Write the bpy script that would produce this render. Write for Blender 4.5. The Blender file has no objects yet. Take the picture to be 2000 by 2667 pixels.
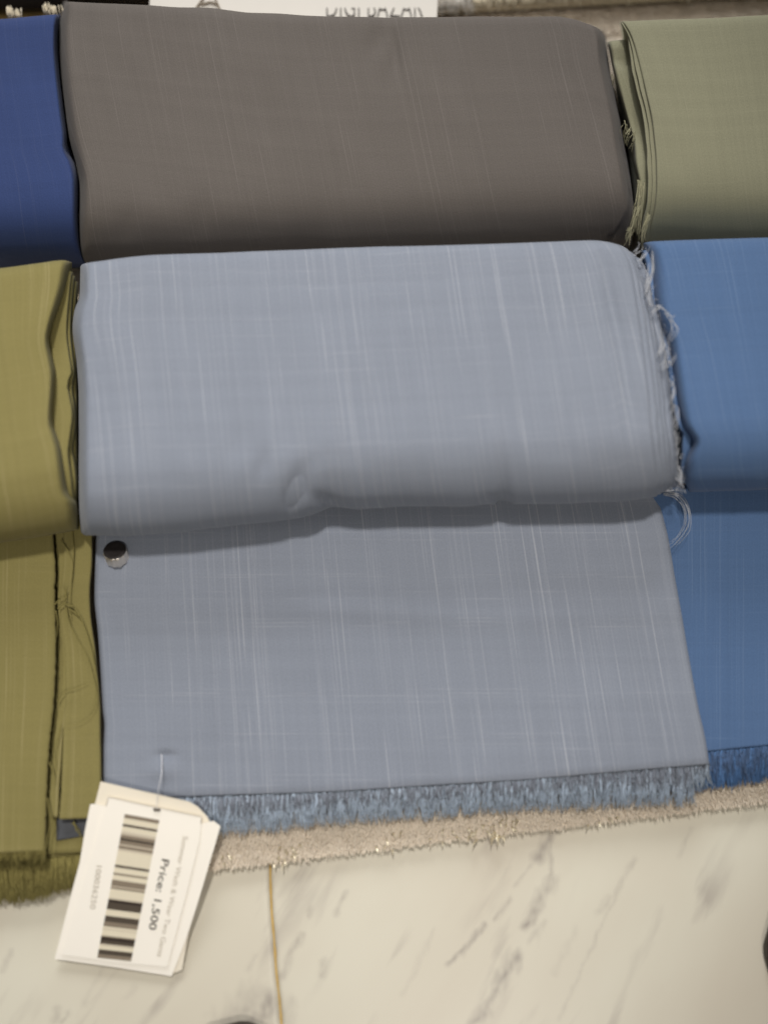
import bpy, math, random
from mathutils import Vector, Matrix, noise
random.seed(7)
sc = bpy.context.scene
C = bpy.data.collections.new("scene"); sc.collection.children.link(C)

# ------------------------------------------------------------------ camera
HF = math.radians(40.0); PITCH = math.radians(15.0)
CAM = Vector((0.0, -0.155, 0.600))
TH = math.tan(HF / 2)
cd = bpy.data.cameras.new("camera"); cam = bpy.data.objects.new("camera", cd); C.objects.link(cam)
cam.location = CAM; cam.rotation_euler = (PITCH, 0, 0)
cd.sensor_fit = 'HORIZONTAL'; cd.angle = HF; cd.clip_start = 0.01; cd.clip_end = 50
cd.dof.use_dof = True; cd.dof.focus_distance = 0.600; cd.dof.aperture_fstop = 2.4
sc.camera = cam
sc.view_settings.view_transform = 'Standard'; sc.view_settings.look = 'None'
sc.view_settings.exposure = 0.25; sc.view_settings.gamma = 1.0

# ------------------------------------------------------------------ light
w = bpy.data.worlds.new("World"); sc.world = w; w.use_nodes = True
bg = w.node_tree.nodes["Background"]; bg.inputs[0].default_value = (1.0, 0.97, 0.93, 1); bg.inputs[1].default_value = 0.15

def lamp(name, kind, loc, target, energy, size, color=(1, 1, 1), spot=None, blend=.5):
    d = bpy.data.lights.new(name, kind); o = bpy.data.objects.new(name, d); C.objects.link(o)
    o.location = loc; o.rotation_euler = (Vector(target) - Vector(loc)).to_track_quat('-Z', 'Y').to_euler()
    d.energy = energy; d.color = color
    if kind == 'AREA': d.shape = 'DISK'; d.size = size
    else: d.shadow_soft_size = size; d.spot_size = math.radians(spot); d.spot_blend = blend
    return o
lamp("ceiling_spot_back", 'SPOT', (-0.06, 0.46, 2.2), (-0.06, 0.0, 0), 96, 0.09, (1.0, 0.965, 0.92), 27, 1.0)
lamp("ceiling_spot_front", 'SPOT', (0.25, -0.95, 2.3), (-0.08, -0.03, 0), 58, 0.07, (1.0, 0.94, 0.85), 24, 1.0)
lamp("ceiling_panel", 'AREA', (-0.15, 1.8, 1.35), (0, 0, 0), 22, 0.9, (0.96, 0.98, 1.0))


# ------------------------------------------------------------------ photo pixel (2000 x 2667) -> world point on a height
cP, sP = math.cos(PITCH), math.sin(PITCH)
def ray(px, py):
    a = (px - 1000) / 1000 * TH; b = -(py - 1333.5) / 1000 * TH
    return a, cP * b + sP, sP * b - cP
def at(px, py, z=0.0):
    a, dy, dz = ray(px, py); t = (z - CAM.z) / dz
    return Vector((CAM.x + a * t, CAM.y + dy * t, z))
def py_of(y, z):
    ry, rz = y - CAM.y, z - CAM.z
    ly = cP * ry + sP * rz; lz = -sP * ry + cP * rz
    return 1333.5 + ly / lz / TH * 1000, -lz
def x_of(px, y, z):
    return CAM.x + (px - 1000) / 1000 * TH * py_of(y, z)[1]

def curve(pts):
    pts = sorted(pts)
    def f(t):
        if t <= pts[0][0]: return pts[0][1]
        if t >= pts[-1][0]: return pts[-1][1]
        for i in range(len(pts) - 1):
            if t <= pts[i + 1][0]: break
        t0, v0 = pts[i]; t1, v1 = pts[i + 1]; h = t1 - t0
        def m(j):
            if j <= 0 or j >= len(pts) - 1: return (v1 - v0) / h
            a = (pts[j][1] - pts[j - 1][1]) / (pts[j][0] - pts[j - 1][0]); b = (pts[j + 1][1] - pts[j][1]) / (pts[j + 1][0] - pts[j][0])
            return 0 if a * b <= 0 else 2 * a * b / (a + b)
        s = (t - t0) / h
        return v0 * (1 + 2 * s) * (1 - s) ** 2 + m(i) * h * s * (1 - s) ** 2 + v1 * s * s * (3 - 2 * s) + m(i + 1) * h * s * s * (s - 1)
    return f
def swap(pts): return [(b, a) for a, b in pts]      # (px,py) list -> function of py
def ecurve(pts): return curve(swap(pts))
def nz(x, y, z=0.0): return noise.noise(Vector((x, y, z)))

# ------------------------------------------------------------------ materials
def new_mat(name):
    m = bpy.data.materials.new(name); m.use_nodes = True; nt = m.node_tree
    return m, nt, nt.nodes, nt.links, nt.nodes["Principled BSDF"]
def N(nt, t, **kw):
    n = nt.nodes.new(t)
    for k, v in kw.items():
        if k.startswith('i_'): n.inputs[int(k[2:])].default_value = v
        else: setattr(n, k, v)
    return n
def mathn(nt, op, a, b=None):
    n = nt.nodes.new('ShaderNodeMath'); n.operation = op
    for i, v in enumerate((a, b)):
        if v is None: continue
        if isinstance(v, (int, float)): n.inputs[i].default_value = v
        else: nt.links.new(v, n.inputs[i])
    return n.outputs[0]
def uvnoise(nt, uv, sx, sy, off=0, detail=0.0):
    mp = N(nt, 'ShaderNodeMapping'); mp.inputs['Scale'].default_value = (sx, sy, 1); mp.inputs['Location'].default_value = (off, off * .37, off)
    nt.links.new(uv, mp.inputs[0])
    n = N(nt, 'ShaderNodeTexNoise'); n.inputs['Scale'].default_value = 1.0; n.inputs['Detail'].default_value = detail
    nt.links.new(mp.outputs[0], n.inputs['Vector'])
    return n.outputs[0]
def ramp(nt, v, a, b):
    n = N(nt, 'ShaderNodeMapRange'); n.inputs[1].default_value = a; n.inputs[2].default_value = b
    nt.links.new(v, n.inputs[0]); return n.outputs[0]
def mix(nt, fac, a, b, mode='MIX'):
    n = N(nt, 'ShaderNodeMix', data_type='RGBA', blend_type=mode)
    for s, v in ((0, fac), (6, a), (7, b)):
        if isinstance(v, (int, float)): n.inputs[s].default_value = v
        elif isinstance(v, tuple): n.inputs[s].default_value = (*v, 1)
        else: nt.links.new(v, n.inputs[s])
    return n.outputs[2]

def fabric(name, col, light, slub=0.5, sheen=0.25, cross=0.25, off=0.0):
    m, nt, nd, ln, b = new_mat(name)
    uv = N(nt, 'ShaderNodeUVMap').outputs[0]
    sep = N(nt, 'ShaderNodeSeparateXYZ'); ln.new(uv, sep.inputs[0])
    def yarns(axis, count, keep, lo, hi, ln_, o):         # single thicker yarns, one random column of the weave each
        a, b_ = (sep.outputs[0], sep.outputs[1]) if axis == 0 else (sep.outputs[1], sep.outputs[0])
        drift = uvnoise(nt, uv, 14, 14, off + o, 1)
        k = mathn(nt, 'FLOOR', mathn(nt, 'ADD', mathn(nt, 'MULTIPLY', a, count), mathn(nt, 'MULTIPLY', drift, 2.2)))
        w_ = N(nt, 'ShaderNodeTexWhiteNoise', noise_dimensions='1D'); ln.new(mathn(nt, 'ADD', k, off + o + .5), w_.inputs['W'])
        on = ramp(nt, w_.outputs['Value'], keep, keep + (1 - keep) * .8)
        cb = N(nt, 'ShaderNodeCombineXYZ'); ln.new(mathn(nt, 'MULTIPLY', k, 3.37), cb.inputs[0]); ln.new(mathn(nt, 'MULTIPLY', b_, ln_), cb.inputs[1])
        n_ = N(nt, 'ShaderNodeTexNoise'); n_.inputs['Scale'].default_value = 1.0; n_.inputs['Detail'].default_value = 1.0; ln.new(cb.outputs[0], n_.inputs['Vector'])
        return mathn(nt, 'MULTIPLY', on, ramp(nt, n_.outputs[0], lo, hi))
    strong = yarns(0, 2100, .89, .43, .62, 18, 1)
    soft = yarns(0, 1500, .74, .40, .68, 20, 2)
    s = mathn(nt, 'MINIMUM', mathn(nt, 'ADD', strong, mathn(nt, 'MULTIPLY', soft, .38)), 1.0)
    cr = yarns(1, 1500, .86, .48, .68, 26, 3)
    band = uvnoise(nt, uv, 1300, 3, off + 8, 2)
    bandh = uvnoise(nt, uv, 4, 190, off + 9, 2)
    weave = uvnoise(nt, uv, 1500, 1100, off + 2, 3)
    blot = uvnoise(nt, uv, 22, 16, off + 4, 2)
    v = mathn(nt, 'ADD', mathn(nt, 'MULTIPLY', mathn(nt, 'SUBTRACT', band, .5), .14), mathn(nt, 'MULTIPLY', mathn(nt, 'SUBTRACT', bandh, .5), .12))
    v = mathn(nt, 'ADD', v, mathn(nt, 'MULTIPLY', mathn(nt, 'SUBTRACT', weave, .5), .45))
    v = mathn(nt, 'ADD', v, mathn(nt, 'MULTIPLY', mathn(nt, 'SUBTRACT', blot, .5), .10))
    v = mathn(nt, 'ADD', v, 1.0)
    vm = N(nt, 'ShaderNodeVectorMath', operation='SCALE'); vm.inputs[0].default_value = col; ln.new(v, vm.inputs['Scale'])
    c = mix(nt, mathn(nt, 'MULTIPLY', cr, cross), vm.outputs[0], light)
    c = mix(nt, mathn(nt, 'MULTIPLY', s, slub), c, light)
    ln.new(c, b.inputs['Base Color'])
    b.inputs['Roughness'].default_value = 0.85
    b.inputs['Sheen Weight'].default_value = sheen; b.inputs['Sheen Roughness'].default_value = 0.5
    b.inputs['Specular IOR Level'].default_value = 0.25
    bp = N(nt, 'ShaderNodeBump'); bp.inputs['Strength'].default_value = 0.25; bp.inputs['Distance'].default_value = 0.0004
    ln.new(mathn(nt, 'ADD', weave, mathn(nt, 'MULTIPLY', s, .5)), bp.inputs['Height']); ln.new(bp.outputs[0], b.inputs['Normal'])
    return m
def plain(name, col, rough=.8, metal=0.0, var=0.12, scale=400, spec=.3):
    m, nt, nd, ln, b = new_mat(name)
    tc = N(nt, 'ShaderNodeTexCoord').outputs['Object']
    n = N(nt, 'ShaderNodeTexNoise'); n.inputs['Scale'].default_value = scale; n.inputs['Detail'].default_value = 3; ln.new(tc, n.inputs['Vector'])
    v = mathn(nt, 'ADD', mathn(nt, 'MULTIPLY', mathn(nt, 'SUBTRACT', n.outputs[0], .5), var * 2), 1.0)
    vm = N(nt, 'ShaderNodeVectorMath', operation='SCALE'); vm.inputs[0].default_value = col; ln.new(v, vm.inputs['Scale'])
    ln.new(vm.outputs[0], b.inputs['Base Color'])
    b.inputs['Roughness'].default_value = rough; b.inputs['Metallic'].default_value = metal; b.inputs['Specular IOR Level'].default_value = spec
    return m

M = {
 'gray': fabric('grey_blue_suiting', (0.218, 0.240, 0.288), (0.50, 0.51, 0.55), .40, .1, .13, 0),
 'brown': fabric('taupe_suiting', (0.117, 0.102, 0.091), (0.21, 0.185, 0.17), .26, .05, .05, 20),
 'navy': fabric('navy_suiting', (0.029, 0.050, 0.145), (0.09, 0.11, 0.20), .2, .05, .05, 40),
 'sage': fabric('sage_green_suiting', (0.238, 0.230, 0.152), (0.40, 0.38, 0.27), .15, .1, .08, 60),
 'mustard': fabric('mustard_suiting', (0.206, 0.176, 0.062), (0.40, 0.34, 0.18), .40, .05, .06, 80),
 'blue': fabric('mid_blue_suiting', (0.076, 0.136, 0.260), (0.22, 0.30, 0.44), .22, .1, .10, 100),
 'fr_gray': plain('grey_blue_yarn', (0.40, 0.47, 0.56), .9, 0, .5, 300),
 'fr_gray_light': plain('pale_grey_yarn', (0.42, 0.43, 0.46), .9, 0, .15),
 'fr_blue': plain('blue_yarn', (0.10, 0.20, 0.39), .9, 0, .25),
 'fr_must': plain('mustard_yarn', (0.20, 0.17, 0.055), .9, 0, .3),
 'fr_sage': plain('sage_yarn', (0.36, 0.34, 0.22), .9, 0, .2),
 'pile': plain('tan_plush_pile', (0.66, 0.575, 0.465), .9, 0, .12, 90),
 'backing': plain('tan_rug_backing', (0.58, 0.50, 0.40), .95),
 'glit': plain('pale_gold_tinsel', (0.80, 0.70, 0.50), .4, .5),
 'cream': plain('cream_fringe_yarn', (0.70, 0.62, 0.47), .8, 0, .12),
 'card': plain('warm_white_card', (0.92, 0.87, 0.78), .55, 0, .02, 60, .4),
 'card2': plain('cream_card', (0.82, 0.75, 0.62), .6, 0, .02, 60, .4),
 'signc': plain('cream_sign_board', (0.70, 0.66, 0.60), .6, 0, .03, 60),
 'ink': plain('black_ink', (0.030, 0.020, 0.014), .6, 0, .1),
 'inkd': plain('dark_grey_ink', (0.075, 0.058, 0.042), .6, 0, .1),
 'inkm': plain('mid_grey_ink', (0.23, 0.185, 0.135), .6, 0, .1),
 'inkl': plain('pale_grey_ink', (0.56, 0.49, 0.38), .6, 0, .05),
 'inkbg': plain('beige_print', (0.72, 0.65, 0.50), .6, 0, .03),
 'inktext': plain('grey_print', (0.48, 0.43, 0.35), .6, 0, .1),
 'nylon': plain('clear_nylon_thread', (0.62, 0.62, 0.66), .25, 0, .05, 50, .6),
 'steel': plain('brushed_steel', (0.85, 0.78, 0.70), .30, .85, .1, 900, .8),
 'darkcap': plain('dark_brown_cap', (0.022, 0.018, 0.017), .45, 0, .2),
 'slate': plain('slate_cloth', (0.075, 0.078, 0.085), .9, 0, .2),
 'shoe': plain('black_leather', (0.012, 0.010, 0.009), .38, 0, .3, 60),
 'sole': plain('dark_brown_rubber', (0.045, 0.032, 0.024), .6, 0, .2),
 'dark': plain('dark_brown_cloth', (0.028, 0.021, 0.017), .9, 0, .3),
 'grout': plain('ochre_grout', (0.42, 0.29, 0.11), .9, 0, .3, 250),
}

# ------------------------------------------------------------------ object helpers
def mesh_obj(name, V, F, mat, parent=None, uv=None, smooth=True, kind=None, label=None):
    me = bpy.data.meshes.new(name); me.from_pydata([tuple(v) for v in V], [], F)
    if uv is not None:
        l = me.uv_layers.new(name="UVMap")
        for lp in me.loops: l.data[lp.index].uv = uv[lp.vertex_index]
    if mat: me.materials.append(mat)
    me.validate(); me.update()
    if smooth:
        for p in me.polygons: p.use_smooth = True
    o = bpy.data.objects.new(name, me); C.objects.link(o)
    if parent:
        o.parent = parent; o.matrix_parent_inverse = Matrix.Translation(-parent.location)
    if kind: o['kind'] = kind
    if label: o['label'] = label
    return o
def thing(name, loc, label, cat, group=None):
    o = bpy.data.objects.new(name, None); C.objects.link(o); o.location = loc; o.empty_display_size = .02
    o['label'] = label; o['category'] = cat
    if group: o['group'] = group
    return o

def tube_into(V, F, pts, r, sides=5, taper=False):
    n0 = len(V); k = len(pts)
    for i, p in enumerate(pts):
        d = (pts[min(i + 1, k - 1)] - pts[max(i - 1, 0)])
        if d.length < 1e-9: d = Vector((0, -1, 0))
        d.normalize(); a = d.orthogonal().normalized(); b = d.cross(a)
        rr = r * (1 - .75 * i / (k - 1)) if taper else r
        for s in range(sides):
            t = 2 * math.pi * s / sides; V.append(p + (a * math.cos(t) + b * math.sin(t)) * rr)
    for i in range(k - 1):
        for s in range(sides):
            s2 = (s + 1) % sides
            F.append((n0 + i * sides + s, n0 + i * sides + s2, n0 + (i + 1) * sides + s2, n0 + (i + 1) * sides + s))
def smooth_pts(P, n=6):
    out = []
    for i in range(len(P) - 1):
        p0 = P[max(i - 1, 0)]; p1 = P[i]; p2 = P[i + 1]; p3 = P[min(i + 2, len(P) - 1)]
        for j in range(n):
            t = j / n
            out.append(0.5 * ((2 * p1) + (p2 - p0) * t + (2 * p0 - 5 * p1 + 4 * p2 - p3) * t * t + (3 * p1 - p0 - 3 * p2 + p3) * t ** 3))
    out.append(P[-1]); return out
def thread(name, pxs, z, r, mat, parent, label=None):
    zs = z if isinstance(z, (list, tuple)) else [z] * len(pxs)
    V, F = [], []
    tube_into(V, F, smooth_pts([at(px, py, zz) for (px, py), zz in zip(pxs, zs)], 6), r, 5, True)
    return mesh_obj(name, V, F, mat, parent, label=label)

def edges(left, right, p0, p1):
    a0, a1, b0, b1 = left(p0), left(p1), right(p0), right(p1)
    def f(u, py):
        t = (py - p0) / (p1 - p0); la = a0 + (a1 - a0) * t; rb = b0 + (b1 - b0) * t; W = abs(b0 - a0)
        k = W / 110
        return la * (1 - u) + rb * u + (left(py) - la) * math.exp(-u * k) + (right(py) - rb) * math.exp(-(1 - u) * k)
    return f
# folded bolt of cloth: a wrap over the fold profile, following traced left / right edges
def profile(pts, n=56):
    P = smooth_pts([Vector((a, b, 0)) for a, b in pts], 10)
    L = [0]
    for i in range(1, len(P)): L.append(L[-1] + (P[i] - P[i - 1]).length)
    out = []
    for k in range(n + 1):
        s = L[-1] * k / n; i = 1
        while i < len(L) - 1 and L[i] < s: i += 1
        t = (s - L[i - 1]) / max(1e-9, L[i] - L[i - 1]); p = P[i - 1].lerp(P[i], t); out.append((p.x, p.y))
    return out
PROF = [(0.04, 0.0), (0.0, 0.25), (-0.002, 0.6), (0.012, 0.86), (0.06, 0.98), (0.14, 1.0), (0.5, 1.0), (0.78, 0.995), (0.87, 0.965), (0.94, 0.885), (0.985, 0.75), (1.0, 0.58), (0.985, 0.42), (0.945, 0.28), (0.89, 0.14), (0.86, 0.0)]
PROFC = [(0.02, 0.0), (-0.01, 0.25), (0.0, 0.40), (0.03, 0.48), (0.10, 0.66), (0.17, 0.86), (0.20, 0.93), (0.225, 0.975), (0.26, 0.985), (0.5, 0.93), (0.75, 0.845), (0.88, 0.78), (0.95, 0.70), (0.985, 0.58), (1.0, 0.42), (0.985, 0.15), (0.95, 0.0)]
def bolt(name, mat, parent, back, front, left, right, z0, z1, prof, inset=0.0, nu=130, nt_=64, rl=.02, rr=.02, dents=(), wob=0.0012, capsmooth=0.5, seed=0, label=None, sag=None):
    """back/front: functions px->py of the silhouettes (back seen at top height, front at mid height)"""
    pf = profile(prof, nt_)
    V, F, UV = [], [], []
    pxa = left(1000) if False else None
    us = []
    for i in range(nu + 1):
        us.append(i / nu)
    # denser columns at the rounded ends
    us = sorted(set([0, .002, .005, .009, .014] + us + [1 - .014, 1 - .009, 1 - .005, 1 - .002, 1]))
    H = z1 - z0
    zm = z0 + .4 * H
    E = edges(left, right, back(1000) + 25, front(1000) - 25)
    for i, u in enumerate(us):
        s = 1.0
        if rl and u < rl: s = 1 - capsmooth * (1 - math.sqrt(max(0, 1 - (1 - u / rl) ** 2)))
        if rr and u > 1 - rr: s = min(s, 1 - capsmooth * (1 - math.sqrt(max(0, 1 - (1 - (1 - u) / rr) ** 2))))
        arc = 0; prev = None
        pm = (back(1000) + front(1000)) / 2
        pxm = left(pm) * (1 - u) + right(pm) * u
        yb = at(pxm, back(left(back(pxm)) * (1 - u) + right(back(pxm)) * u), z1).y - inset
        yf = at(pxm, front(left(front(pxm)) * (1 - u) + right(front(pxm)) * u), zm).y + inset
        tb = back(left(back(pxm)) * (1 - u) + right(back(pxm)) * u); tf = front(left(front(pxm)) * (1 - u) + right(front(pxm)) * u)
        for it in range(3):                            # settle the fold so that its outline meets the traced one
            q = [py_of(yb + (yf - yb) * (.5 + (a - .5) * (1 - (1 - s) * .35)), z0 + (H - inset) * b * s)[0] for a, b in pf]
            yb -= (tb - min(q) + inset * 1500) / 4600; yf -= (tf - max(q[len(q) // 2:]) - inset * 1500) / 4600
        for j, (a, b) in enumerate(pf):
            aa = .5 + (a - .5) * (1 - (1 - s) * .35); bb = b * s
            y = yb + (yf - yb) * aa
            z = z0 + (H - inset) * bb
            if b > .05:
                xx = pxm / 2747 * .6
                k = wob * (nz(xx * 9 + seed, y * 11, seed) + .5 * nz(xx * 25 + seed, y * 20, seed + 3) + .22 * nz(xx * 60 + y * 25, y * 30, seed + 6))
                z += k * min(1, b * 1.5); y += k * .8 * (1 if a > .5 else -1) * (1 if b < .95 else 0)
            pyy, _ = py_of(y, z)
            pxx = E(u, pyy)
            for (dx, dy, rx, ry, ang, dep) in dents:
                ex, ey = pxx - dx, pyy - dy; ca, sa = math.cos(ang), math.sin(ang)
                q = ((ex * ca + ey * sa) / rx) ** 2 + ((-ex * sa + ey * ca) / ry) ** 2
                if q < 9:
                    g = math.exp(-q) * dep; z -= g
                    if a > .8: y += g * .35
            x = x_of(pxx, y, z)
            p = Vector((x, y, z))
            if prev is not None: arc += (p - prev).length
            prev = p; V.append(p); UV.append((u * abs(right(pm) - left(pm)) / 4600 + seed - .09 * arc, arc + seed * .3))
    m = len(pf)
    for i in range(len(us) - 1):
        for j in range(m - 1):
            a = i * m + j; F.append((a, a + m, a + m + 1, a + 1))
    for i, rev in ((0, 0), (len(us) - 1, 1)):          # end caps and base
        ring = [i * m + j for j in range(m)]
        c = Vector((0, 0, 0))
        for r_ in ring: c += V[r_]
        c /= m; c.x += (.002 if not rev else -.002); c.z = z0 + H * .35
        V.append(c); UV.append((seed, seed)); k = len(V) - 1
        for j in range(m - 1):
            F.append((ring[j], ring[j + 1], k) if not rev else (ring[j + 1], ring[j], k))
        F.append((ring[-1], ring[0], k) if not rev else (ring[0], ring[-1], k))
    for i in range(len(us) - 1):
        F.append((i * m, i * m + m - 1, (i + 1) * m + m - 1, (i + 1) * m))
    return mesh_obj(name, V, F, mat, parent, UV, label=label)

# a lying length of cloth with thickness
def sheet(name, mat, parent, top, bot, left, right, zf, th=0.0015, nu=110, nv=90, seed=0, label=None, jag=0.0, kind=None):
    V, F, UV = [], [], []
    E = edges(left, right, top(1000), bot(1000))
    for layer in (0, 1):
        for j in range(nv + 1):
            v = j / nv
            for i in range(nu + 1):
                u = i / nu
                pm = (top(1000) + bot(1000)) / 2; pxm = left(pm) * (1 - u) + right(pm) * u
                py = top(pxm) * (1 - v) + bot(pxm) * v
                px = E(u, py)
                if jag:
                    e = max(0, 1 - min(u, 1 - u) * nu / 1.5)
                    px += jag * e * nz(py * .15, seed + (u > .5) * 7)
                z = zf(u, v, px, py)
                p = at(px, py, z)
                if layer: p = p - Vector((0, 0, th))
                V.append(p); UV.append((u * abs(right(pm) - left(pm)) / 4600 + seed, p.y + seed * .3))
    n = (nu + 1) * (nv + 1); m = nu + 1
    for j in range(nv):
        for i in range(nu):
            a = j * m + i; F.append((a + m, a + m + 1, a + 1, a)); F.append((n + a, n + a + 1, n + a + m + 1, n + a + m))
    for i in range(nu):
        a = i; F.append((a, a + 1, n + a + 1, n + a)); a = nv * m + i; F.append((a + 1, a, n + a, n + a + 1))
    for j in range(nv):
        a = j * m; F.append((a + m, a, n + a, n + a + m)); a = j * m + nu; F.append((a, a + m, n + a + m, n + a))
    return mesh_obj(name, V, F, mat, parent, UV, label=label, kind=kind)

def fringe(name, mat, parent, px0, px1, root, tip, z, n, r=.00032, seed=0, spread=14, label=None, zt=None, rows=2):
    rnd = random.Random(seed); V, F = [], []
    for k in range(n):
        u = rnd.random(); px = px0 + (px1 - px0) * u
        cl = nz(px * .035, seed) * 20 + nz(px * .10, seed + 5) * 22      # clumps lean together
        r0 = root(px) + rnd.uniform(-3, 4); t0 = tip(px) + rnd.gauss(0, 5) - rnd.random() ** 3 * 22 + nz(px * .05, seed + 9) * 12 + nz(px * .14, seed + 2) * 10
        dx = cl + rnd.gauss(0, spread * .45); zz = z + rnd.uniform(-.001, .0022)
        P = []
        wv = rnd.uniform(-4, 4); ze = (zt if zt is not None else z - .004) + rnd.uniform(-.001, .0015)
        for s in range(5):
            t = s / 4
            P.append(at(px + dx * t * t + wv * math.sin(t * 4), r0 + (t0 - r0) * t, zz * (1 - t) + ze * t + .0018 * math.sin(t * math.pi) * (1 + nz(px * .06, 3))))
        tube_into(V, F, P, r * rnd.uniform(.7, 1.25), 3, True)
    return mesh_obj(name, V, F, mat, parent, kind='stuff', label=label)

# ------------------------------------------------------------------ floor: marble tiles with an ochre joint
def marble():
    m, nt, nd, ln, b = new_mat('cream_marble')
    tc = N(nt, 'ShaderNodeTexCoord').outputs['Object']
    def nn(sc_, det, rot, sx, sy, off=0):
        mp = N(nt, 'ShaderNodeMapping', vector_type='TEXTURE'); mp.inputs['Rotation'].default_value = (0, 0, rot); mp.inputs['Scale'].default_value = (sx, sy, 1); mp.inputs['Location'].default_value = (off, 0, 0)
        ln.new(tc, mp.inputs[0]); n = N(nt, 'ShaderNodeTexNoise'); n.inputs['Scale'].default_value = sc_; n.inputs['Detail'].default_value = det; n.inputs['Distortion'].default_value = .25
        ln.new(mp.outputs[0], n.inputs[0]); return n.outputs[0]
    R = math.radians(-32)
    cloud = nn(9, 4, R, 1, 2.2); streak = nn(42, 4, R, .55, 3.0, 1.3); gate = nn(16, 2, R, 1, 1.8, 4)
    c = mix(nt, ramp(nt, cloud, .35, .70), (0.625, 0.59, 0.485), (0.545, 0.49, 0.395))
    f = mathn(nt, 'MULTIPLY', ramp(nt, streak, .55, .72), ramp(nt, gate, .48, .62))
    c = mix(nt, mathn(nt, 'MULTIPLY', f, .62), c, (0.33, 0.29, 0.25))
    at_ = N(nt, 'ShaderNodeAttribute', attribute_name='vein')
    c = mix(nt, mathn(nt, 'MULTIPLY', at_.outputs['Fac'], .9), c, (0.25, 0.215, 0.19))
    ln.new(c, b.inputs['Base Color']); b.inputs['Roughness'].default_value = .32; b.inputs['Specular IOR Level'].default_value = .35
    return m
MB = marble()
VEINS = [((1440,2165),(1400,2240),11,.8),((1400,2240),(1345,2305),5,.35),((1432,2190),(1437,2290),6,.55),((1437,2290),(1395,2370),13,.6),((1395,2370),(1372,2412),11,.9),
 ((1420,2400),(1380,2455),7,.3),((1345,2490),(1300,2560),16,.85),((1300,2560),(1268,2635),9,.8),((1268,2635),(1230,2665),11,.75),((1262,2410),(1172,2512),6,.8),((1330,2345),(1290,2395),5,.5),
 ((1650,2240),(1590,2360),5,.35),((1590,2360),(1500,2560),4,.3),((1800,2160),(1770,2230),5,.25),((1500,2560),(1455,2660),4,.28),((1580,2340),(1565,2375),8,.35),
 ((785,2435),(760,2480),8,.6),((760,2480),(732,2545),8,.5),((900,2325),(875,2385),5,.45),((842,2505),(838,2540),7,.45),((808,2370),(803,2385),6,.5),((665,2490),(645,2530),6,.3),
 ((700,2600),(690,2645),16,1.0),((715,2600),(712,2620),7,.8),((690,2645),(640,2660),26,.7),((660,2615),(600,2667),34,.5),((755,2610),(750,2660),12,.35),
 ((30,2480),(5,2530),6,.4),((150,2625),(140,2660),6,.5),((175,2640),(160,2665),6,.5),((290,2480),(215,2620),5,.22),((480,2500),(455,2560),5,.2),((350,2570),(330,2600),6,.2),((1130,2420),(1050,2590),6,.2),((1500,2420),(1440,2540),7,.18)]
def tile(pxl, pxr, py0, py1, lx, parent):
    """tile top with a real thickness; px edges may be functions of py"""
    step = .0011
    V, F, A = [], [], []
    nvv = 190; nuu = 150 if pxl(2400) < 300 else 300
    for j in range(nvv + 1):
        py = py0 + (py1 - py0) * j / nvv
        for i in range(nuu + 1):
            u = i / nuu; px = pxl(py) * (1 - u) + pxr(py) * u
            e = min(u * nuu, (1 - u) * nuu, 1)
            V.append(at(px, py, 0.0 if e >= 1 else -.0008))
            a = 0
            qx = px + 7 * nz(px * .03, py * .03) + 3 * nz(px * .12, py * .12, 4); qy = py + 7 * nz(px * .03, py * .03, 8)
            for (x0, y0), (x1, y1), wd, st in VEINS:
                if abs(qx - x0) > 160 or abs(qy - y0) > 260: continue
                dx, dy = x1 - x0, y1 - y0; t = max(0, min(1, ((qx - x0) * dx + (qy - y0) * dy) / (dx * dx + dy * dy)))
                d = math.hypot(qx - x0 - dx * t, qy - y0 - dy * t)
                ww = 1.9 * wd * (1 + .7 * nz(px * .05, py * .02, 2))
                a = max(a, st * max(0, 1 - d / max(1, ww)) ** .9)
            A.append(min(1, a * (0.75 + .5 * nz(px * .09, py * .045, 6))))
    m = nuu + 1
    for j in range(nvv):
        for i in range(nuu):
            a = j * m + i; F.append((a + m, a + m + 1, a + 1, a))
    n0 = len(V); rim = [j * m for j in range(nvv + 1)] + [nvv * m + i for i in range(1, m)] + [j * m + nuu for j in range(nvv - 1, -1, -1)] + [i for i in range(nuu - 1, 0, -1)]
    for r_ in rim: V.append(V[r_] - Vector((0, 0, .008))); A.append(0)
    for k in range(len(rim)):
        k2 = (k + 1) % len(rim); F.append((rim[k], n0 + k, n0 + k2, rim[k2]))
    o = mesh_obj('tile', V, F, MB, parent)
    at_ = o.data.attributes.new('vein', 'FLOAT', 'POINT'); at_.data.foreach_set('value', [max(0, a) for a in A])
    return o
def box(name, x0, x1, y0, y1, z0, z1, mat, parent=None, kind=None):
    V = [Vector(p) for p in ((x0,y0,z0),(x1,y0,z0),(x1,y1,z0),(x0,y1,z0),(x0,y0,z1),(x1,y0,z1),(x1,y1,z1),(x0,y1,z1))]
    F = [(0,3,2,1),(4,5,6,7),(0,1,5,4),(1,2,6,5),(2,3,7,6),(3,0,4,7)]
    return mesh_obj(name, V, F, mat, parent, smooth=False, kind=kind)
floor = box('floor', -3, 3, -3, 3, -.05, -.0025, M['grout'], kind='structure')
joint = ecurve([(703, 2200), (704, 2290), (707, 2370), (713, 2440), (720, 2540), (727, 2600), (735, 2700), (760, 3000)])
tile(lambda p: -420, lambda p: joint(p) - 3.5 - 1.5 * nz(p * .03, 1), 1950, 2860, 0, floor)
tile(lambda p: joint(p) + 3.5 + 1.5 * nz(p * .03, 5), lambda p: 2400, 1950, 2860, 1, floor)

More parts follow.
